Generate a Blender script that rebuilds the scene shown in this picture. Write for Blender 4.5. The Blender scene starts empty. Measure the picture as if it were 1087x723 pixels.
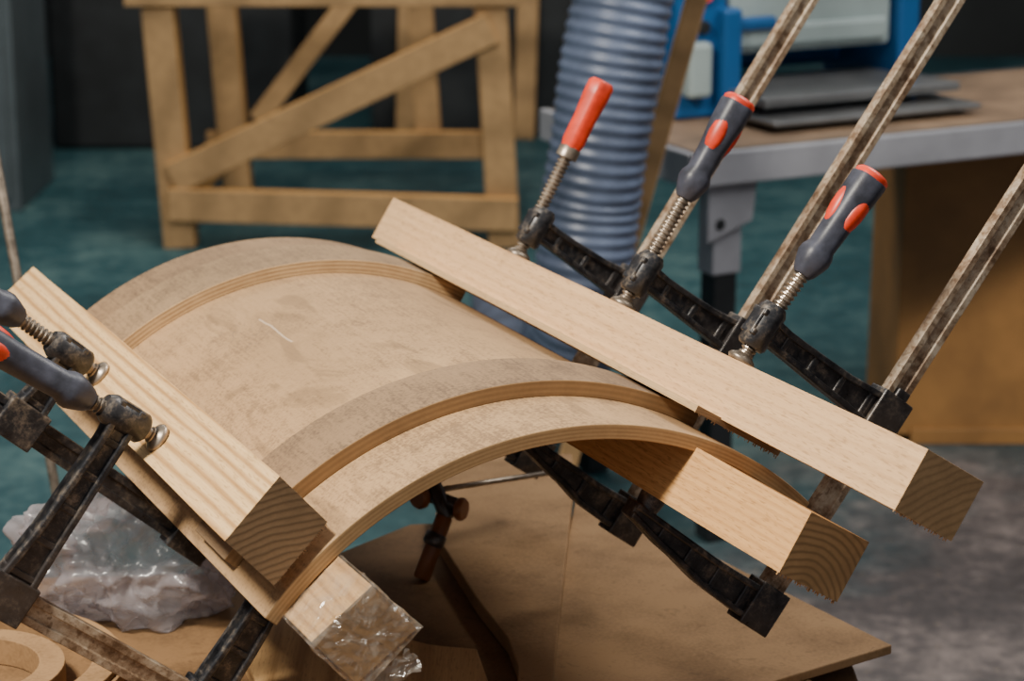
import bpy, math, random, bmesh
from mathutils import Matrix, Vector, Euler, noise
random.seed(4)
S=bpy.context.scene
CAMZ=1.68
# ---------------------------------------------------------------- helpers
def link(o): bpy.context.collection.objects.link(o); return o
def empty(name,mat=None,parent=None):
    o=link(bpy.data.objects.new(name,None)); o.empty_display_size=.05
    if parent: o.parent=parent
    if mat is not None: o.matrix_local=mat
    return o
def recalc(ob):
    bm=bmesh.new();bm.from_mesh(ob.data);bmesh.ops.recalc_face_normals(bm,faces=bm.faces);bm.to_mesh(ob.data);bm.free()
    return ob
class MB:
    def __init__(s): s.v=[];s.f=[];s.m=[];s.sm=[]
    def add(s,vs,fs,m=0,smooth=False,M=None):
        n=len(s.v)
        s.v+=[tuple((M@Vector(v)) if M is not None else v) for v in vs]
        for f in fs: s.f.append([i+n for i in f]); s.m.append(m); s.sm.append(smooth)
    def box(s,c,d,m=0,M=None):
        x,y,z=c;a,b,e=d[0]/2,d[1]/2,d[2]/2
        vs=[(x+i*a,y+j*b,z+k*e) for k in(-1,1) for j in(-1,1) for i in(-1,1)]
        s.add(vs,[(0,2,3,1),(4,5,7,6),(0,1,5,4),(2,6,7,3),(0,4,6,2),(1,3,7,5)],m,False,M)
    def beam(s,p,q,w,h,m=0,up=(0,0,1)):
        p=Vector(p);q=Vector(q);d=(q-p);L=d.length;d.normalize();u=Vector(up)
        x=d.cross(u).normalized();z=x.cross(d)
        M=Matrix((x,d,z)).transposed().to_4x4();M.translation=(p+q)/2
        s.box((0,0,0),(w,L,h),m,M)
    def rod(s,p,q,r,m=0,seg=16):
        p=Vector(p);q=Vector(q);d=q-p
        M=d.to_track_quat('Z','Y').to_matrix().to_4x4();M.translation=p
        s.lathe([(0,r*.85),(r*.2,r),(d.length-r*.2,r),(d.length,r*.85)],seg,m,M)
    def lathe(s,prof,seg=20,m=0,M=None,flute=0,nf=6,smooth=True):
        vs=[];fs=[]
        for z,r in prof:
            for i in range(seg):
                t=2*math.pi*i/seg; rr=r*(1+flute*math.cos(nf*t))
                vs.append((rr*math.cos(t),rr*math.sin(t),z))
        for j in range(len(prof)-1):
            for i in range(seg):
                k=(i+1)%seg
                fs.append((j*seg+i,j*seg+k,(j+1)*seg+k,(j+1)*seg+i))
        s.add(vs,fs,m,smooth,M)
        s.add(vs[:seg],[tuple(range(seg))[::-1]],m,False,M)
        s.add(vs[-seg:],[tuple(range(seg))],m,False,M)
    def prism(s,poly,y0,y1,m=0,M=None):
        n=len(poly)
        vs=[(x,y0,z) for x,z in poly]+[(x,y1,z) for x,z in poly]
        fs=[tuple(range(n)),tuple(range(n,2*n))[::-1]]
        for i in range(n):
            k=(i+1)%n; fs.append((k,i,n+i,n+k))
        s.add(vs,fs,m,False,M)
    def slab(s,poly,z0,z1,m=0,M=None):
        n=len(poly)
        vs=[(x,y,z0) for x,y in poly]+[(x,y,z1) for x,y in poly]
        fs=[tuple(range(n))[::-1],tuple(range(n,2*n))]
        for i in range(n):
            k=(i+1)%n; fs.append((i,k,n+k,n+i))
        s.add(vs,fs,m,False,M)
    def ring(s,c,r0,r1,a0,a1,z0,z1,m=0,n=40):
        vs=[];fs=[]
        for i in range(n+1):
            a=math.radians(a0+(a1-a0)*i/n)
            for r,z in((r0,z0),(r1,z0),(r1,z1),(r0,z1)): vs.append((c[0]+r*math.cos(a),c[1]+r*math.sin(a),z))
        for i in range(n):
            for j in range(4):
                k=(j+1)%4;fs.append((i*4+j,(i+1)*4+j,(i+1)*4+k,i*4+k))
        fs+= [(0,1,2,3),(n*4+3,n*4+2,n*4+1,n*4)]
        s.add(vs,fs,m)
    def sphere(s,c,r,m=0,M=None,sc=(1,1,1),seg=14):
        prof=[(-math.cos(math.pi*j/8)*r,max(1e-4,math.sin(math.pi*j/8)*r)) for j in range(9)]
        T=Matrix.Translation(c)@Matrix.Diagonal((*sc,1))
        s.lathe(prof,seg,m,(M@T) if M is not None else T)
    def tube(s,pts,rads,seg=16,m=0):
        vs=[];fs=[];n=len(pts);P=[Vector(p) for p in pts];x=None
        for j in range(n):
            d=(P[min(j+1,n-1)]-P[max(j-1,0)]).normalized()
            if x is None: x=d.orthogonal().normalized()
            x=(x-d*x.dot(d)).normalized();y=d.cross(x)
            for i in range(seg):
                t=2*math.pi*i/seg; vs.append(tuple(P[j]+(x*math.cos(t)+y*math.sin(t))*rads[j]))
        for j in range(n-1):
            for i in range(seg):
                k=(i+1)%seg; fs.append((j*seg+i,j*seg+k,(j+1)*seg+k,(j+1)*seg+i))
        fs.append(tuple(range(seg))[::-1]);fs.append(tuple(range((n-1)*seg,n*seg)))
        s.add(vs,fs,m,True)
    def obj(s,name,mats,parent=None,M=None,bevel=0,seg=2):
        me=bpy.data.meshes.new(name);me.from_pydata(s.v,[],s.f)
        for m in mats: me.materials.append(m)
        for p,m,sm in zip(me.polygons,s.m,s.sm): p.material_index=m;p.use_smooth=sm
        me.update()
        o=link(bpy.data.objects.new(name,me))
        if parent: o.parent=parent
        if M is not None: o.matrix_local=M
        if bevel:
            b=o.modifiers.new('b','BEVEL');b.width=bevel;b.segments=seg;b.limit_method='ANGLE';b.angle_limit=math.radians(40)
        return o
# ---------------------------------------------------------------- materials
class NT:
    def __init__(s,name):
        s.mat=bpy.data.materials.new(name);s.mat.use_nodes=True;s.t=s.mat.node_tree;s.n=s.t.nodes;s.l=s.t.links
        s.b=s.n['Principled BSDF'];s.tc=s.n.new('ShaderNodeTexCoord')
    def L(s,a,b): s.l.new(a,b)
    def val(s,x,inp):
        if isinstance(x,(int,float)): inp.default_value=x
        elif isinstance(x,tuple): inp.default_value=x if len(x)==4 else (*x,1)
        else: s.L(x,inp)
    def math(s,op,a,b=0.0,c=None):
        n=s.n.new('ShaderNodeMath');n.operation=op;s.val(a,n.inputs[0]);s.val(b,n.inputs[1])
        if c is not None: s.val(c,n.inputs[2])
        return n.outputs[0]
    def noise(s,scale=5,detail=4,vec=None,sc=(1,1,1),rough=.5,dist=0,loc=(0,0,0)):
        m=s.n.new('ShaderNodeMapping');s.L(vec or s.tc.outputs['Object'],m.inputs[0]);m.inputs['Scale'].default_value=sc;m.inputs['Location'].default_value=loc
        n=s.n.new('ShaderNodeTexNoise');s.L(m.outputs[0],n.inputs['Vector']);n.inputs['Scale'].default_value=scale
        n.inputs['Detail'].default_value=detail;n.inputs['Roughness'].default_value=rough;n.inputs['Distortion'].default_value=dist
        return n.outputs['Fac']
    def ramp(s,f,stops):
        n=s.n.new('ShaderNodeValToRGB');s.val(f,n.inputs[0]);e=n.color_ramp.elements
        while len(e)<len(stops): e.new(.5)
        for i,(p,c) in enumerate(stops): e[i].position=p;e[i].color=(*c,1) if len(c)==3 else c
        return n.outputs[0]
    def mix(s,f,a,b,mode='MIX'):
        n=s.n.new('ShaderNodeMix');n.data_type='RGBA';n.blend_type=mode
        s.val(f,n.inputs[0]);s.val(a,n.inputs[6]);s.val(b,n.inputs[7]);return n.outputs[2]
    def sep(s,o):
        n=s.n.new('ShaderNodeSeparateXYZ');s.L(s.tc.outputs[o],n.inputs[0]);return n.outputs
    def bump(s,h,st=.2,d=.001):
        n=s.n.new('ShaderNodeBump');s.L(h,n.inputs['Height']);n.inputs['Strength'].default_value=st;n.inputs['Distance'].default_value=d
        s.L(n.outputs[0],s.b.inputs['Normal']);return n.outputs[0]
    def set(s,col=None,rough=.5,metal=0,spec=None):
        if col is not None: s.val(col,s.b.inputs['Base Color'])
        s.val(rough,s.b.inputs['Roughness']);s.val(metal,s.b.inputs['Metallic'])
        if spec is not None: s.b.inputs['Specular IOR Level'].default_value=spec
        return s.mat
def g(v): return (v,v,v)
def wood(name,light,dark,end,px=.05,pz=-.06,freq=900,off=0.0,rough=.62,dirt=.25,endring=.5,ringamt=.42,wav=.03,fleck=.5):
    k=NT(name);P=k.sep('Object');N=k.sep('Normal')
    w=k.noise(2.2+off,2,sc=(6,.55,6))
    x=k.math('ADD',P[0],k.math('MULTIPLY',k.math('SUBTRACT',w,.5),wav));x=k.math('SUBTRACT',x,px)
    z=k.math('SUBTRACT',P[2],pz)
    r=k.math('SQRT',k.math('ADD',k.math('MULTIPLY',x,x),k.math('MULTIPLY',z,z)))
    r=k.math('ADD',r,k.math('MULTIPLY',k.noise(38,2,sc=(1,.05,1)),.004))
    ring=k.math('MULTIPLY_ADD',k.math('SINE',k.math('MULTIPLY',r,freq)),.5,.5)
    fib=k.noise(1,3,sc=(520,11,520))
    fl=k.noise(1,2,sc=(700,75,700))
    ringc=k.math('POWER',ring,2.2)
    f=k.math('ADD',k.math('MULTIPLY',ringc,ringamt),k.math('MULTIPLY',fib,.6))
    c=k.ramp(f,[(.18,light),(.85,dark)])
    c=k.mix(k.math('MULTIPLY',k.ramp(fl,[(.56,g(0)),(.68,g(1))]),fleck),c,tuple(v*.75 for v in dark))
    big=k.noise(7,5,sc=(1,.6,1));c=k.mix(k.math('MULTIPLY',big,dirt),c,tuple(v*.55 for v in dark))
    sm=k.noise(16,5,sc=(1,.5,1),rough=.7);c=k.mix(k.math('MULTIPLY',k.ramp(sm,[(.58,g(0)),(.72,g(1))]),.35),c,tuple(v*.5 for v in dark))
    ec=k.mix(k.math('MULTIPLY',ringc,endring),end,tuple(v*.4 for v in end))
    ec=k.mix(k.math('MULTIPLY',k.noise(250,3),.45),ec,tuple(v*.45 for v in end))
    ec=k.mix(k.math('MULTIPLY',k.ramp(k.noise(30,4),[(.4,g(0)),(.7,g(1))]),.4),ec,tuple(v*.45 for v in end))
    m=k.math('GREATER_THAN',k.math('ABSOLUTE',N[1]),.6)
    c=k.mix(m,c,ec);k.bump(f,.22,.0006)
    return k.set(c,rough,0,.3)
def mdf(name,col,dark,blotch=.5):
    k=NT(name)
    a=k.noise(9,6,rough=.65);b=k.noise(260,2);d=k.noise(2.2,3)
    f=k.math('ADD',k.math('MULTIPLY',a,.75),k.math('MULTIPLY',b,.25))
    c=k.ramp(f,[(.33,dark),(.55,col),(.8,tuple(min(1,v*1.12) for v in col))])
    c=k.mix(k.math('MULTIPLY',k.ramp(d,[(.45,g(0)),(.7,g(1))]),.3),c,dark)
    c=k.mix(k.math('MULTIPLY',k.ramp(k.noise(40,4,dist=2),[(.63,g(0)),(.7,g(1))]),.3),c,tuple(v*.5 for v in dark))
    k.bump(b,.08,.0005)
    return k.set(c,.75,0,.2)
def ply_arc(name,top,dark,layer_l,layer_d,n=900,mark=False,lay=.55):
    """laminated curved sheet: origin on the cylinder axis, layers follow the radius"""
    k=NT(name);P=k.sep('Object');N=k.sep('Normal')
    r=k.math('SQRT',k.math('ADD',k.math('MULTIPLY',P[0],P[0]),k.math('MULTIPLY',P[2],P[2])))
    r=k.math('ADD',r,k.math('MULTIPLY',k.noise(25,2),.0012))
    ring=k.math('MULTIPLY_ADD',k.math('SINE',k.math('MULTIPLY',r,n*2)),.5,.5)
    nz=k.noise(60,4)
    lc=k.mix(k.math('MULTIPLY',k.math('MULTIPLY',ring,k.math('ADD',nz,.25)),lay),layer_l,layer_d)
    lc=k.mix(k.math('MULTIPLY',k.noise(300,3),.4),lc,layer_d)
    lc=k.mix(k.math('MULTIPLY',k.ramp(k.noise(14,5,rough=.7),[(.45,g(0)),(.7,g(1))]),.35),lc,layer_d)
    a=k.noise(6,6,rough=.7);b=k.noise(330,2);d=k.noise(3,3,sc=(1,.5,1));e=k.noise(26,6,rough=.8)
    fb=k.noise(1,3,sc=(320,22,320))
    f=k.math('ADD',k.math('ADD',k.math('MULTIPLY',a,.35),k.math('MULTIPLY',b,.25)),k.math('ADD',k.math('MULTIPLY',e,.22),k.math('MULTIPLY',fb,.18)))
    c=k.ramp(f,[(.42,dark),(.51,top),(.64,tuple(min(1,v*1.2) for v in top))])
    c=k.mix(k.math('MULTIPLY',k.ramp(d,[(.42,g(0)),(.64,g(1))]),.6),c,tuple(v*.85 for v in dark))
    if mark:
        s1=k.noise(18,5,sc=(1,.3,1),dist=1.5)
        c=k.mix(k.math('MULTIPLY',k.ramp(s1,[(.56,g(0)),(.64,g(1))]),.4),c,tuple(v*.6 for v in dark))
        for (ax,ay,rad) in ((.130,.09,.05),(-.02,.13,.06)):
            wv=k.math('MULTIPLY',k.math('SINE',k.math('MULTIPLY',P[0],260)),.010)
            w2=k.math('MULTIPLY',k.noise(24,2,loc=(ax*7,0,0)),.05)
            s2=k.math('ADD',k.math('ADD',P[1],wv),w2)
            saw=k.math('FRACT',k.math('MULTIPLY',s2,38))
            line=k.math('LESS_THAN',saw,.05)
            msk=k.math('LESS_THAN',k.math('ADD',k.math('ABSOLUTE',k.math('ADD',P[0],ax)),k.math('ABSOLUTE',k.math('SUBTRACT',P[1],ay))),rad)
            c=k.mix(k.math('MULTIPLY',k.math('MULTIPLY',line,msk),.45),c,(.10,.08,.07))
        wob=k.math('MULTIPLY',k.math('SUBTRACT',k.noise(20,2),.5),.006)
        sx=k.math('LESS_THAN',k.math('ABSOLUTE',k.math('ADD',k.math('ADD',P[0],.097),wob)),.0010)
        sy=k.math('LESS_THAN',k.math('ABSOLUTE',k.math('SUBTRACT',P[1],.065)),.05)
        c=k.mix(k.math('MULTIPLY',k.math('MULTIPLY',sx,sy),.45),c,(.68,.55,.42))
    m=k.math('GREATER_THAN',k.math('ABSOLUTE',N[1]),.5)
    c=k.mix(m,c,lc);k.bump(k.math('ADD',k.math('MULTIPLY',b,.5),e),.15,.0006)
    return k.set(c,.68,0,.28)
def plain(name,col,rough=.5,metal=0,var=.3,scale=12,dark=None,bump=0,spec=None):
    k=NT(name);n=k.noise(scale,5,rough=.6);dk=dark or tuple(v*(1-var) for v in col)
    c=k.ramp(n,[(.35,dk),(.65,col)])
    if bump: k.bump(k.noise(scale*8,3),bump,.001)
    return k.set(c,rough,metal,spec)
M_beech=wood('beech_pale',(.76,.49,.255),(.48,.275,.13),(.50,.31,.15),freq=850,px=.20,pz=-.16,dirt=.14,ringamt=.17,wav=.02,endring=.45,fleck=.6)
M_beech2=wood('beech_warm',(.72,.405,.16),(.42,.20,.065),(.46,.275,.125),freq=1000,px=-.005,pz=-.022,off=1.3,dirt=.2,ringamt=.22,wav=.012,endring=.75,fleck=.6)
M_pine=wood('pine_pale',(.80,.54,.26),(.44,.24,.09),(.27,.17,.09),freq=1050,px=-.14,pz=-.18,off=.6,dirt=.14,endring=.7,ringamt=.52,wav=.014)
M_pine2=wood('pine_scrap',(.64,.40,.18),(.36,.20,.08),(.48,.30,.14),freq=700,px=.03,pz=.05,off=2.1,dirt=.3)
M_strip=wood('spacer_ply',(.62,.42,.22),(.40,.25,.12),(.30,.19,.10),freq=2500,px=0,pz=-.5,ringamt=.2,wav=.001,dirt=.3)
M_shell=ply_arc('mdf_shell',(.395,.25,.125),(.225,.14,.074),(.52,.34,.165),(.21,.12,.055),mark=True,lay=.6)
M_rib=ply_arc('mdf_rib',(.235,.152,.085),(.13,.084,.051),(.38,.235,.11),(.18,.105,.048),n=600,lay=.55)
M_rib2=ply_arc('ply_rib_light',(.27,.18,.10),(.155,.102,.06),(.72,.50,.26),(.24,.135,.065),n=700,lay=.9)
M_board=mdf('mdf_board',(.34,.205,.10),(.19,.11,.052))
M_board2=mdf('mdf_board_dark',(.22,.125,.058),(.11,.063,.03))
def steel():
    k=NT('worn_rail_steel');n=k.noise(30,6,rough=.75);n2=k.noise(150,3)
    c=k.ramp(n,[(.36,(.11,.06,.03)),(.46,(.28,.19,.12)),(.57,(.44,.35,.25)),(.70,(.60,.52,.41))])
    c=k.mix(k.math('MULTIPLY',k.ramp(n2,[(.53,g(0)),(.62,g(1))]),.65),c,(.14,.08,.04))
    k.bump(n,.3,.001);return k.set(c,.5,.12)
M_rail=steel()
def iron():
    k=NT('black_cast_iron');n=k.noise(55,7,rough=.8);n2=k.noise(9,4)
    c=k.ramp(n,[(.40,(.012,.013,.016)),(.51,(.032,.033,.038)),(.60,(.12,.10,.082)),(.70,(.27,.225,.18))])
    c=k.mix(k.math('MULTIPLY',k.ramp(n2,[(.48,g(0)),(.72,g(1))]),.5),c,(.12,.09,.07))
    k.bump(k.noise(120,3),.3,.0008);return k.set(c,k.math('MULTIPLY_ADD',n,.6,.06),.35,.7)
M_iron=iron()
M_spin=plain('spindle_steel',(.40,.33,.26),.35,.7,.6,60)
M_grip=plain('grip_plastic_dark',(.055,.06,.085),.45,0,.6,45,bump=.15)
M_red=plain('grip_plastic_red',(.80,.055,.018),.4,0,.45,35)
def film(name,d0,d1,col,sc=38,gl=.25,bd=.006,rg=.14):
    """thin film: partly transparent, milky in the folds, with highlights"""
    k=NT(name);k.n.remove(k.b)
    out=[n for n in k.n if n.type=='OUTPUT_MATERIAL'][0]
    bn=k.n.new('ShaderNodeBump');bn.inputs['Strength'].default_value=1;bn.inputs['Distance'].default_value=bd
    k.L(k.noise(sc*.7,4,dist=1.5),bn.inputs['Height'])
    tr=k.n.new('ShaderNodeBsdfTransparent');df=k.n.new('ShaderNodeBsdfDiffuse');tl=k.n.new('ShaderNodeBsdfTranslucent');gs=k.n.new('ShaderNodeBsdfGlossy')
    df.inputs[0].default_value=(*col,1);tl.inputs[0].default_value=(*col,1);gs.inputs['Roughness'].default_value=rg
    k.L(bn.outputs[0],df.inputs['Normal']);k.L(bn.outputs[0],gs.inputs['Normal'])
    m0=k.n.new('ShaderNodeMixShader');m0.inputs[0].default_value=.4;k.L(df.outputs[0],m0.inputs[1]);k.L(tl.outputs[0],m0.inputs[2])
    lw=k.n.new('ShaderNodeLayerWeight');lw.inputs[0].default_value=.35;k.L(bn.outputs[0],lw.inputs['Normal'])
    m1=k.n.new('ShaderNodeMixShader');k.L(k.math('MULTIPLY_ADD',k.ramp(k.noise(sc,4,dist=1),[(.4,g(0)),(.75,g(1))]),d1-d0,d0),m1.inputs[0])
    k.L(tr.outputs[0],m1.inputs[1]);k.L(m0.outputs[0],m1.inputs[2])
    m2=k.n.new('ShaderNodeMixShader');k.L(k.math('MULTIPLY_ADD',lw.outputs['Facing'],gl,.05),m2.inputs[0])
    k.L(m1.outputs[0],m2.inputs[1]);k.L(gs.outputs[0],m2.inputs[2]);k.L(m2.outputs[0],out.inputs[0])
    return k.mat
M_film=film('clear_plastic_film',.05,.32,(.82,.76,.66),38,.3)
M_bag=film('polythene_bag_film',.30,.62,(.58,.54,.58),14,.14,.002,.25)
# ---------------------------------------------------------------- mould frame
ROT=Matrix.Rotation(math.radians(25.36),4,'Z')
MOULD=Matrix.Translation((0,0,CAMZ))@ROT        # x=across, y=along the mould axis, z=up
def RY(deg): return Matrix.Rotation(math.radians(deg),4,'Y')
def T(x,y,z): return Matrix.Translation((x,y,z))
CX,CZ=.84,-.943
def wood_bar(name,r,h,ang,s0,s1,w,hh,mat,top=False,rough_end=0):
    o=MB();n=12;L=s1-s0
    vs=[];fs=[]
    for j in range(n+1):
        y=-L/2+L*j/n
        for (x,z) in ((-w/2,0),(w/2,0),(w/2,hh),(-w/2,hh)):
            dx=noise.noise(Vector((y*4,x*30,z*30+len(name))))*.0012
            yy=y
            if j==0: yy+=rough_end*(x/w)
            vs.append((x+dx,yy,z+dx))
    for j in range(n):
        for i in range(4):
            k=(i+1)%4; fs.append((j*4+i,j*4+k,(j+1)*4+k,(j+1)*4+i))
    fs.append((0,3,2,1));fs.append((n*4,n*4+1,n*4+2,n*4+3))
    o.add(vs,[tuple(f) for f in fs])
    rnd=random.Random(len(name)*7+int(s0*100))
    for i in range(46):
        x=-w/2+w*rnd.random();t=rnd.uniform(.0003,.0008);l=rnd.uniform(.001,.0038)
        o.box((x,-L/2+.002+rough_end*(x/w),-l/2+.0005),(t,.001,l))
    M=MOULD@T(r,(s0+s1)/2,h)@RY(ang)@T(0,0,-hh if top else 0)
    return recalc(o.obj(name,[mat],None,M,bevel=.0016))
def arc_solid(name,r0,r1,a0,a1,s0,s1,mat,parent,n=72,bevel=.001):
    vs=[];fs=[]
    for i in range(n+1):
        a=math.radians(a0+(a1-a0)*i/n)
        for (r,s) in ((r0,s0),(r1,s0),(r1,s1),(r0,s1)): vs.append((r*math.sin(a),s,r*math.cos(a)))
    o=MB()
    for i in range(n):
        for j in range(4):
            k=(j+1)%4; fs.append((i*4+j,i*4+k,(i+1)*4+k,(i+1)*4+j))
    fs.append((0,3,2,1));fs.append((n*4,n*4+1,n*4+2,n*4+3))
    o.add(vs,fs)
    return recalc(o.obj(name,[mat],parent,None,bevel=bevel))
SC=2.07
panel=empty('curved_plywood_panel',MOULD@T(CX,SC,CZ))
arc_solid('shell_sheet',.346,.360,-50,45.5,1.67-SC,2.47-SC,M_shell,panel)
arc_solid('front_rib',.360,.3752,-48,31,1.765-SC,1.848-SC,M_rib,panel)
arc_solid('back_rib',.360,.3752,-48,31,2.300-SC,2.385-SC,M_rib2,panel)
arc_solid('back_sheet',.360,.3665,-48,31,2.385-SC,2.47-SC,M_rib,panel)
wood_bar('spacer_strip',1.0285,-.620,31.8,1.69,2.46,.104,.0065,M_strip)
wood_bar('beech_clamping_bar',1.040,-.6215,31.8,1.417,2.535,.068,.055,M_beech)
wood_bar('beech_clamping_bar.001',1.003,-.6375,31.8,1.48,2.50,.068,.057,M_beech2,top=True)
wood_bar('pine_clamping_bar',.597,-.6600,-40.8,1.668,2.503,.0686,.0624,M_pine,rough_end=.01)
wood_bar('pine_clamping_bar.001',.606,-.690,-41.5,1.60,2.48,.066,.058,M_pine2,top=True,rough_end=-.01)
def film_wrap():
    o=MB();n=16;m=56;vs=[];fs=[]
    for j in range(n+1):
        y=-.008+ .075*j/n
        for i in range(m):
            t=2*math.pi*i/m;c,s_=math.cos(t),math.sin(t)
            k=1/max(abs(c),abs(s_)); x=c*k*.0345;z=s_*k*.0305
            nn=noise.noise(Vector((x*70,y*60,z*70)))
            d=1.015+.07*abs(nn)+(.06*max(0,nn) if j<5 else 0)
            vs.append((x*d,y+nn*.006,z*d))
    for j in range(n):
        for i in range(m):
            k=(i+1)%m;fs.append((j*m+i,j*m+k,(j+1)*m+k,(j+1)*m+i))
    q=len(vs);R=7
    for j in range(R):
        f=1-(j+1)/R
        for i in range(m):
            x,y,z=vs[i];nn=noise.noise(Vector((x*f*80+3,z*f*80,1.3)))
            vs.append((x*f,-.008-.009*abs(nn),z*f))
    for j in range(R):
        a=(q+(j-1)*m) if j else 0;b=q+j*m
        for i in range(m):
            k=(i+1)%m;fs.append((a+i,b+i,b+k,a+k))
    q=len(vs)
    for j in range(7):
        for i in range(9):
            x=-.034+.05*i/8;z=-.030-.020*j/6
            vs.append((x+.004*noise.noise(Vector((i*.6,j*.7,0))),-.010+.012*noise.noise(Vector((i*.5,j*.5,4)))-.004*j/6,z+.006*noise.noise(Vector((i*.9,0,2)))))
    for j in range(6):
        for i in range(8): a=q+j*9+i;fs.append((a,a+1,a+10,a+9))
    o.add(vs,fs,0,False)
    M=MOULD@T(.606,1.60,-.690)@RY(-41.5)@T(0,0,-.029)
    return o.obj('plastic_film_wrap',[M_film],None,M)
film_wrap()
# ---------------------------------------------------------------- clamps
def arm(o,top,bot,m=0,web=.013,fl=.022,ft=.0065,ribs=3):
    poly=bot+top[::-1]
    o.prism(poly,-web/2,web/2,m)
    for line,sg in((top,-1),(bot,1)):
        p=line+[(x,z+sg*ft) for x,z in line[::-1]]
        o.prism(p,-fl/2,fl/2,m)
    def ev(line,x):
        for (a,b),(c,d) in zip(line,line[1:]):
            if a<=x<=c: return b+(d-b)*(x-a)/(c-a)
        return line[-1][1]
    x0=top[0][0];x1=top[-1][0]
    for i in range(ribs+1):
        x=x0+.003+(x1-x0-.006)*i/ribs
        a=ev(bot,x);b=ev(top,x);o.box((x,0,(a+b)/2),(.007,fl*.8,b-a),m)
def f_clamp(P,tilt,throat,gap,up,L,style='two',lean=0,mirror=False,hl=.12,slide=.04,roll=0,rail=None,rw=.0135):
    """P foot position in mould frame; tilt degrees of the clamp from vertical (about the mould axis)"""
    M=MOULD@T(*P)@RY(tilt)
    if mirror: M=M@Matrix.Rotation(math.pi,4,'Z')
    root=empty('bar_clamp',M)
    o=MB();zt=slide
    def curve(pts,n=10):
        out=[]
        for i in range(n+1):
            t=i/n*(len(pts)-1);k=min(int(t),len(pts)-2);f=t-k;f=f*f*(3-2*f)*.5+f*.5
            out.append((pts[k][0]+(pts[k+1][0]-pts[k][0])*(t-k),pts[k][1]+(pts[k+1][1]-pts[k][1])*f))
        return out
    top=curve([(-.014,zt+.016),(.03,zt+.012),(throat*.6,zt+.013),(throat+.014,zt+.021)])
    bot=curve([(-.014,zt-.012),(.03,zt-.013),(throat*.6,zt-.016),(throat+.014,zt-.020)])
    arm(o,top,bot,ribs=max(3,int(throat/.030)))
    o.box((throat,0,zt),(.040,.026,.046));o.box((throat+.004,0,zt+.026),(.016,.018,.012))
    o.lathe([(zt-.022,.012),(zt-.019,.0145),(zt+.018,.0145),(zt+.024,.011)],20,0)
    recalc(o.obj('sliding_arm',[M_iron],root,bevel=.0015))
    o=MB();b=-gap-.014
    top=curve([(-.016,b),(.04,b-.002),(throat*.6,b-.004),(throat+.014,b-.002)])
    bot=curve([(-.016,b-.016),(.04,b-.026),(throat*.6,b-.036),(throat+.014,b-.040)])
    arm(o,top,bot,ribs=max(3,int(throat/.030)))
    o.box((throat,0,b-.020),(.038,.026,.046))
    o.lathe([(b-.004,.011),(-gap-.003,.013),(-gap,.0125)],20,0)
    recalc(o.obj('fixed_arm',[M_iron],root,bevel=.0015))
    o=MB();W=rw;D=.006;gr=.0024
    pr=[(-W,-D),(-W*.45,-D),(-W*.38,-D+gr),(W*.38,-D+gr),(W*.45,-D),(W,-D),(W,D),(W*.45,D),(W*.38,D-gr),(-W*.38,D-gr),(-W*.45,D),(-W,D)]
    o.slab(pr,-gap-.046,up,0,T(throat,0,0));o.obj('rail',[rail or M_rail],root,bevel=.0006)
    sp=empty('spindle_axis',T(0,0,0)@RY(lean),root)
    o=MB();h0=L-hl
    pr=[(.006,.0048)];z=.01
    while z<h0: pr+=[(z,.0078),(z+.0012,.0078),(z+.0026,.0056),(z+.0036,.0056)];z+=.0052
    o.lathe(pr,18,0,smooth=False)
    o.lathe([(0,.0125),(.003,.0145),(.006,.013),(.010,.007)],22,0)
    o.obj('spindle',[M_spin],sp)
    o=MB();H=T(0,0,h0)
    if style=='red':
        o.lathe([(0,.0125),(.012,.0125),(.014,.0105)],18,1,H)
        o.lathe([(.012,.0115),(.02,.0135),(.05,.0135),(hl*.8,.0155),(hl-.004,.0155),(hl,.012)],24,0,H,flute=.05,nf=6)
        o.obj('handle',[M_red,M_spin],sp)
    else:
        o.lathe([(0,.0085),(.004,.0115),(.012,.0145),(.02,.017),(.026,.0165),(.033,.0135),(hl*.5,.0145),(hl*.72,.0175),(hl-.010,.0185),(hl-.008,.018)],30,0,H,flute=.035,nf=5)
        o.lathe([(hl-.009,.0175),(hl-.004,.0175),(hl-.001,.0145),(hl,.011)],24,1,H)
        for a in (20,140,260):
            R=H@Matrix.Rotation(math.radians(a+roll),4,'Z')@T(.0115,0,hl*.62)@RY(5)
            o.sphere((0,0,0),1,1,R,(.0068,.0095,.024))
        o.obj('handle',[M_grip,M_red],sp)
    return root
f_clamp((1.068,1.755,-.574),37,.173,.147,.62,.222,lean=3.2,roll=-95)
f_clamp((1.068,1.990,-.574),36,.144,.147,.70,.249,lean=-2.5,roll=-40)
f_clamp((1.068,2.240,-.574),35,.148,.147,.70,.220,'red',lean=-6,hl=.095)
def left_clamp(P,el,throat,gap,up,L,**k):
    return f_clamp(P,-(90-el),throat,gap,up,L,mirror=True,**k)
left_clamp((.548,1.900,-.6205),38,.190,.150,.30,.25,lean=2,roll=60,hl=.175)
left_clamp((.553,2.116,-.617),41,.082,.150,.25,.23,lean=0,roll=30,rail=M_iron,hl=.13)
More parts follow.
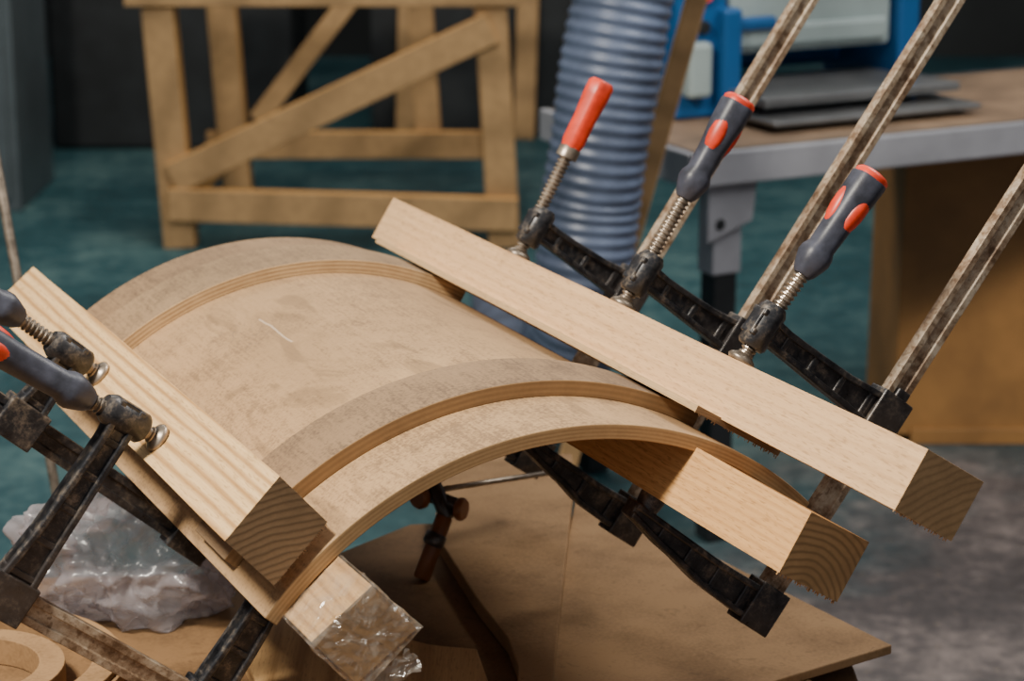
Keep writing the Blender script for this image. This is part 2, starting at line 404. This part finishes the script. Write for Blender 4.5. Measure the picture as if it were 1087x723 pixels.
# ---------------------------------------------------------------- boards on the bench
BZ=CAMZ-.895
b=MB();b.slab([(.08,2.62),(.014,1.89),(.254,2.04),(.385,2.13)],BZ-.010,BZ);b.obj('mdf_offcut_board',[M_board],bevel=.0015)
b=MB();b.slab([(-.085,2.72),(-.09,2.45),(-.078,2.39),(-.035,2.22),(-.004,2.12),(.006,2.05),(.0,1.7),(.02,1.7),(.076,2.62),(.076,2.72)],BZ-.006,BZ+.012);b.obj('mdf_offcut_board.001',[M_board],bevel=.0015)
b=MB();b.slab([(-.9,1.5),(.25,1.5),(.31,2.03),(.10,2.55),(-.12,2.52),(-.2,2.42),(-.33,2.36),(-.9,2.32)],BZ-.03,BZ-.0105);b.obj('plywood_base_board',[M_board2],bevel=.0015)
sc=[]
for i in range(13):
    t=i/12; sc.append((-.235+.20*t,2.245-.16*t+.018*math.sin(t*7)))
sc+=[(-.02,2.0),(-.06,1.92),(-.22,1.92),(-.27,2.1)]
b=MB();b.slab(sc[::-1],BZ-.010,BZ+.010);b.obj('plywood_offcut',[M_pine2],bevel=.0012)
b=MB();b.ring((-.53,2.06),.118,.145,-40,200,BZ-.010,BZ+.012);b.ring((-.53,2.06),.145,.150,-40,200,BZ-.010,BZ+.006);b.obj('curved_mdf_rim',[M_board],bevel=.001)
b=MB();b.ring((-.53,2.035),.070,.095,-60,220,BZ-.010,BZ+.018);b.obj('curved_mdf_rim.001',[M_board],bevel=.001)
b=MB();b.box((-.2,1.85,BZ-.06),(1.1,.8,.058))
for x in(-.68,.25):
    for y in(1.52,2.2): b.box((x,y,(BZ-.089)/2),(.08,.08,BZ-.089))
b.box((-.2,1.52,.2),(.9,.05,.08));b.box((-.2,2.2,.2),(.9,.05,.08))
b.obj('work_table',[M_board2],bevel=.003)
bm=bmesh.new();bmesh.ops.create_icosphere(bm,subdivisions=6,radius=1)
for v in bm.verts:
    p=v.co.copy();n1=noise.noise(p*1.6);n2=1-abs(noise.noise(p*2.2+Vector((3,1,0))))*3.2;n3=1-abs(noise.noise(p*4.6+Vector((0,5,2))))*3;n4=1-abs(noise.noise(p*9))*2.5
    p*= .82+.30*n1+.15*n2+.085*n3+.03*n4
    v.co=Vector((p.x*.125,p.y*.075,max(-.055,p.z*.092)))
me=bpy.data.meshes.new('plastic_bag');bm.to_mesh(me);bm.free();me.materials.append(M_bag)
for p in me.polygons: p.use_smooth=True
o=link(bpy.data.objects.new('plastic_bag',me));o.location=(-.40,2.25,BZ-.0105+.056)
M_knob=plain('brown_wood_knob',(.28,.10,.03),.45,0,.4,20)
b=MB();b.rod((-.085,2.37,.868),(.050,2.47,.856),.0032,0);b.sphere((.050,2.47,.856),.006,0);b.sphere((-.085,2.37,.868),.007,0)
b.rod((-.088,2.375,.875),(-.070,2.355,.84),.009,1);b.rod((-.1,2.38,.862),(-.058,2.36,.853),.008,1)
b.rod((-.074,2.356,.843),(-.100,2.335,BZ-.008),.0095,2);b.rod((-.082,2.35,.825),(-.088,2.345,.812),.012,1)
b.rod((-.098,2.37,.862),(-.106,2.362,.862),.014,2);b.rod((-.060,2.352,.853),(-.052,2.348,.853),.013,2)
b.obj('screw_clamp',[M_spin,M_iron,M_knob])
b=MB();b.rod((-.69,2.88,1.34),(-.50,2.75,.02),.0065);b.box((-.50,2.75,.012),(.08,.08,.024));b.obj('steel_rod_stand',[M_spin])
# ---------------------------------------------------------------- background
M_tim=wood('timber_frame',(.55,.30,.095),(.42,.215,.065),(.45,.28,.13),freq=30,dirt=.3,ringamt=.12,fleck=0)
def lean(p): return (p[0]-.055*(p[2]-.1),p[1],p[2])
tb=MB()
def tbeam(p,q,w,h,up=(0,1,0)): tb.beam(lean(p),lean(q),w,h,0,up)
X0,X1,Y0,Y1=-1.12,-.03,7.45,8.25
for x,y in((X0,Y0),(X1,Y0),(X0+.10,Y1),(X1-.02,Y1)): tbeam((x,y,0),(x,y,.80),.105,.10)
tbeam((X0-.02,Y0-.06,.155),(X1+.05,Y0-.06,.12),.11,.05)
tbeam((X0,Y1,.20),(X1,Y1,.20),.10,.05)
tbeam((X0,Y0-.055,.24),(X1,Y0-.055,.74),.105,.045)
tbeam((X0-.1,Y0-.02,.865),(X1+.1,Y0-.02,.865),.11,.10)
tbeam((X0-.1,Y1,.85),(X1+.1,Y1,.85),.11,.10)
tbeam((X0,Y0,.85),(X0,Y1,.85),.1,.1,(1,0,0));tbeam((X1,Y0,.85),(X1,Y1,.85),.1,.1,(1,0,0))
tbeam((X0,Y0,.16),(X0+.05,Y1,.16),.1,.05,(1,0,0));tbeam((X1,Y0,.16),(X1,Y1,.16),.1,.05,(1,0,0))
tbeam((-.30,Y1+.03,.2),(-.30,Y1+.03,.80),.09,.05);tbeam((X0+.2,Y1-.05,.3),(-.5,Y1-.05,.80),.07,.04)
tb.obj('timber_trestle_frame',[M_tim],bevel=.004)
h=MB();ctrl=[(-.02,6.4,.12),(-.01,5.6,.16),(.03,4.75,.28),(.115,4.22,.55),(.15,4.15,.85),(.185,4.15,1.1),(.225,4.18,1.35),(.28,4.25,1.8),(.36,4.4,2.4)]
def cr(P,t):
    n=len(P)-1;i=min(int(t*n),n-1);f=t*n-i;p=[Vector(P[max(0,min(n,i+d))]) for d in(-1,0,1,2)]
    return .5*((2*p[1])+(p[2]-p[0])*f+(2*p[0]-5*p[1]+4*p[2]-p[3])*f*f+(3*p[1]-p[0]-3*p[2]+p[3])*f**3)
N=760;pts=[];rd=[];acc=0;last=None
for i in range(N):
    p=cr(ctrl,i/(N-1));acc+= (p-last).length if last else 0;last=p
    pts.append(p);rd.append(.092+.0022*math.sin(acc*2*math.pi/.024)+.005*noise.noise(p*6))
h.tube(pts,rd,30)
M_hose=plain('dust_hose_blue_grey',(.115,.15,.235),.4,.05,.55,7)
h.obj('dust_extraction_hose',[M_hose])
M_bat=wood('batten_pale',(.80,.50,.22),(.62,.36,.15),(.45,.28,.13),freq=60,ringamt=.2,fleck=0)
b=MB();b.beam((.056,4.42,0),(.49,4.2,1.78),.040,.022,0,(0,1,0));b.obj('leaning_timber_batten',[M_bat],bevel=.003)
M_bm=plain('bench_edge_grey',(.32,.33,.37),.45,.2,.25,6)
M_bt=plain('bench_top_brown',(.22,.145,.09),.5,0,.5,8)
M_dk=plain('dark_metal',(.022,.026,.03),.5,.3,.4,8)
BR=T(.374,4.51,0)@Matrix.Rotation(math.radians(27.5),4,'Z')
bench=empty('workshop_bench',BR)
b=MB();b.box((.8,.31,.845),(1.62,.64,.02));b.obj('top',[M_bt],bench,bevel=.003)
b=MB();b.box((.8,-.005,.82),(1.64,.03,.07));b.box((-.01,.31,.82),(.03,.64,.07));b.box((.8,.62,.82),(1.6,.03,.07));b.obj('edge_frame',[M_bm],bench,bevel=.004)
b=MB();b.prism([(.03,.66),(.14,.70),(.15,.79),(.03,.79)],.0,.03);b.box((.085,.04,.69),(.07,.06,.2))
b.rod((.06,-.003,.70),(.06,.01,.70),.012,1);b.obj('leg_bracket',[M_bm,M_dk],bench,bevel=.004)
b=MB()
for x,y in((.085,.04),(1.5,.04),(.085,.56),(1.5,.56)): b.box((x,y,.40),(.055,.055,.79))
b.obj('legs',[M_dk],bench,bevel=.003)
M_pan=plain('brown_plywood_panel',(.33,.165,.05),.6,0,.35,5)
b=MB();b.box((1.42,5.48,.37),(.98,.44,.70));b.box((1.42,5.47,.735),(1.0,.46,.03));b.box((1.42,5.26,.02),(.9,.03,.04));b.obj('plywood_storage_crate',[M_pan],bevel=.003)
M_blue=plain('machine_blue',(.010,.10,.29),.35,.1,.2,4)
M_lt=plain('machine_light_grey',(.34,.42,.42),.4,.1,.2,4)
mc=empty('benchtop_planing_machine',BR@T(.22,.33,.857))
b=MB();b.box((.0,.16,.22),(.13,.30,.44));b.box((.56,.16,.25),(.06,.30,.5));b.box((.28,.28,.28),(.6,.08,.44));b.box((.06,.0,.12),(.05,.05,.24));b.box((.12,.01,.20),(.14,.03,.03))
b.obj('side_housings',[M_blue],mc,bevel=.01)
b=MB();b.box((.30,.13,.24),(.44,.20,.22));b.box((.30,.02,.17),(.40,.02,.05));b.box((-.02,-.005,.11),(.06,.04,.12));b.obj('front_cover',[M_lt],mc,bevel=.012)
b=MB();b.box((.31,-.02,.055),(.52,.30,.02));b.box((.31,-.10,.018),(.55,.26,.012));b.box((.31,.05,.028),(.4,.26,.05));b.obj('bed_and_tray',[plain('tray_metal',(.30,.31,.32),.3,.7,.3,9)],mc,bevel=.004)
b=MB()
b.rod((.0,.012,.27),(.0,-.008,.27),.018,0);b.rod((.0,.012,.20),(.0,-.006,.20),.015,1)
b.obj('control_buttons',[M_red,M_dk],mc)
M_cab=plain('cabinet_grey_blue',(.09,.115,.13),.45,.2,.25,5)
b=MB();b.box((-2.22,8.3,.85),(.9,.6,1.7));b.box((-2.0,7.99,.85),(.40,.02,1.6));b.box((-2.44,7.99,.85),(.40,.02,1.6));b.box((-2.0,7.96,1.0),(.02,.04,.2));b.obj('metal_cabinet',[M_cab],bevel=.006)
b=MB();b.box((-1.4,9.6,.5),(1.0,.7,1.0));b.box((-1.3,9.5,1.25),(.5,.5,.5));b.box((-1.4,9.2,.95),(1.1,.2,.06));b.obj('dark_woodworking_machine',[M_dk],bevel=.02)
b=MB();b.box((.0,9.9,.55),(1.2,.6,1.1))
for i in (0,2,3): b.beam((-.45+.25*i,9.5,.0),(-.4+.25*i,9.65,1.7),.09,.03,1,(0,1,0))
b.obj('lumber_stack',[M_dk,M_tim],bevel=.004)
b=MB();b.box((2.6,8.2,.6),(1.2,.7,1.2));b.box((2.5,7.9,1.35),(.6,.5,.35));b.obj('grey_tool_chest',[M_cab],bevel=.01)
def floor_mat():
    k=NT('painted_concrete_floor');a=k.noise(1.1,5,rough=.65);b_=k.noise(9,6,rough=.75);d=k.noise(60,3);e=k.noise(28,4,rough=.7)
    P=k.sep('Object')
    f=k.math('ADD',k.math('ADD',k.math('MULTIPLY',a,.45),k.math('MULTIPLY',b_,.35)),k.math('MULTIPLY',e,.2))
    teal=k.ramp(f,[(.40,(.008,.036,.044)),(.50,(.018,.068,.082)),(.60,(.075,.145,.15))])
    grey=k.ramp(f,[(.40,(.028,.027,.03)),(.50,(.065,.058,.06)),(.60,(.17,.145,.14))])
    near=k.math('SUBTRACT',k.math('MULTIPLY_ADD',a,1.2,k.math('MULTIPLY',P[0],.5)),k.math('MULTIPLY',k.math('SUBTRACT',P[1],4.1),.45))
    mk=k.ramp(near,[(.45,g(0)),(.85,g(1))])
    c=k.mix(mk,teal,grey)
    c=k.mix(k.math('MULTIPLY',k.ramp(k.noise(45,4,rough=.8),[(.60,g(0)),(.70,g(1))]),.45),c,(.28,.22,.15))
    k.bump(d,.15,.003);return k.set(c,.6,0,.3)
b=MB();b.slab([(-7,-4),(7,-4),(7,12),(-7,12)],-.1,0);b.obj('floor',[floor_mat()])
M_wall=plain('dark_workshop_wall',(.02,.024,.026),.8,0,.5,1.2)
b=MB();b.box((0,12.05,2),(14,.1,4));b.obj('wall_back',[M_wall])
b=MB();b.box((-7.05,4,2),(.1,16,4));b.obj('wall_left',[M_wall])
b=MB();b.box((7.05,4,2),(.1,16,4));b.obj('wall_right',[M_wall])
# ---------------------------------------------------------------- light
w=bpy.data.worlds.new('world');S.world=w;w.use_nodes=True
w.node_tree.nodes['Background'].inputs[0].default_value=(.95,.96,1,1);w.node_tree.nodes['Background'].inputs[1].default_value=.33
def area(name,loc,target,size,power,col):
    l=bpy.data.lights.new(name,'AREA');l.size=size;l.energy=power;l.color=col
    o=link(bpy.data.objects.new(name,l));o.location=loc
    o.rotation_euler=(Vector(target)-Vector(loc)).to_track_quat('-Z','Y').to_euler();return o
area('ceiling_lamp_key',(-1.5,.9,3.6),(.1,2.2,.9),.55,225,(1,.92,.79))
area('ceiling_lamp_back',(1.8,4.2,3.8),(.2,2.2,.9),.9,60,(1,.94,.86))
area('ceiling_lamp_far',(-.5,6.6,3.8),(-.3,7.6,.3),1.8,100,(1,.92,.78))
area('fill_light_right',(2.0,3.0,3.6),(1.2,5,.6),1.4,70,(1,.96,.9))  # added fill light, brightens the front faces of the bench and batten
# ---------------------------------------------------------------- camera
c=bpy.data.cameras.new('camera');c.sensor_width=36;c.lens=2400/1087*36
c.dof.use_dof=True;c.dof.focus_distance=2.02;c.dof.aperture_fstop=7.5
co=link(bpy.data.objects.new('camera',c));co.location=(0,0,CAMZ);co.rotation_euler=(math.radians(90-15.121),0,0)
c.clip_end=60;S.camera=co
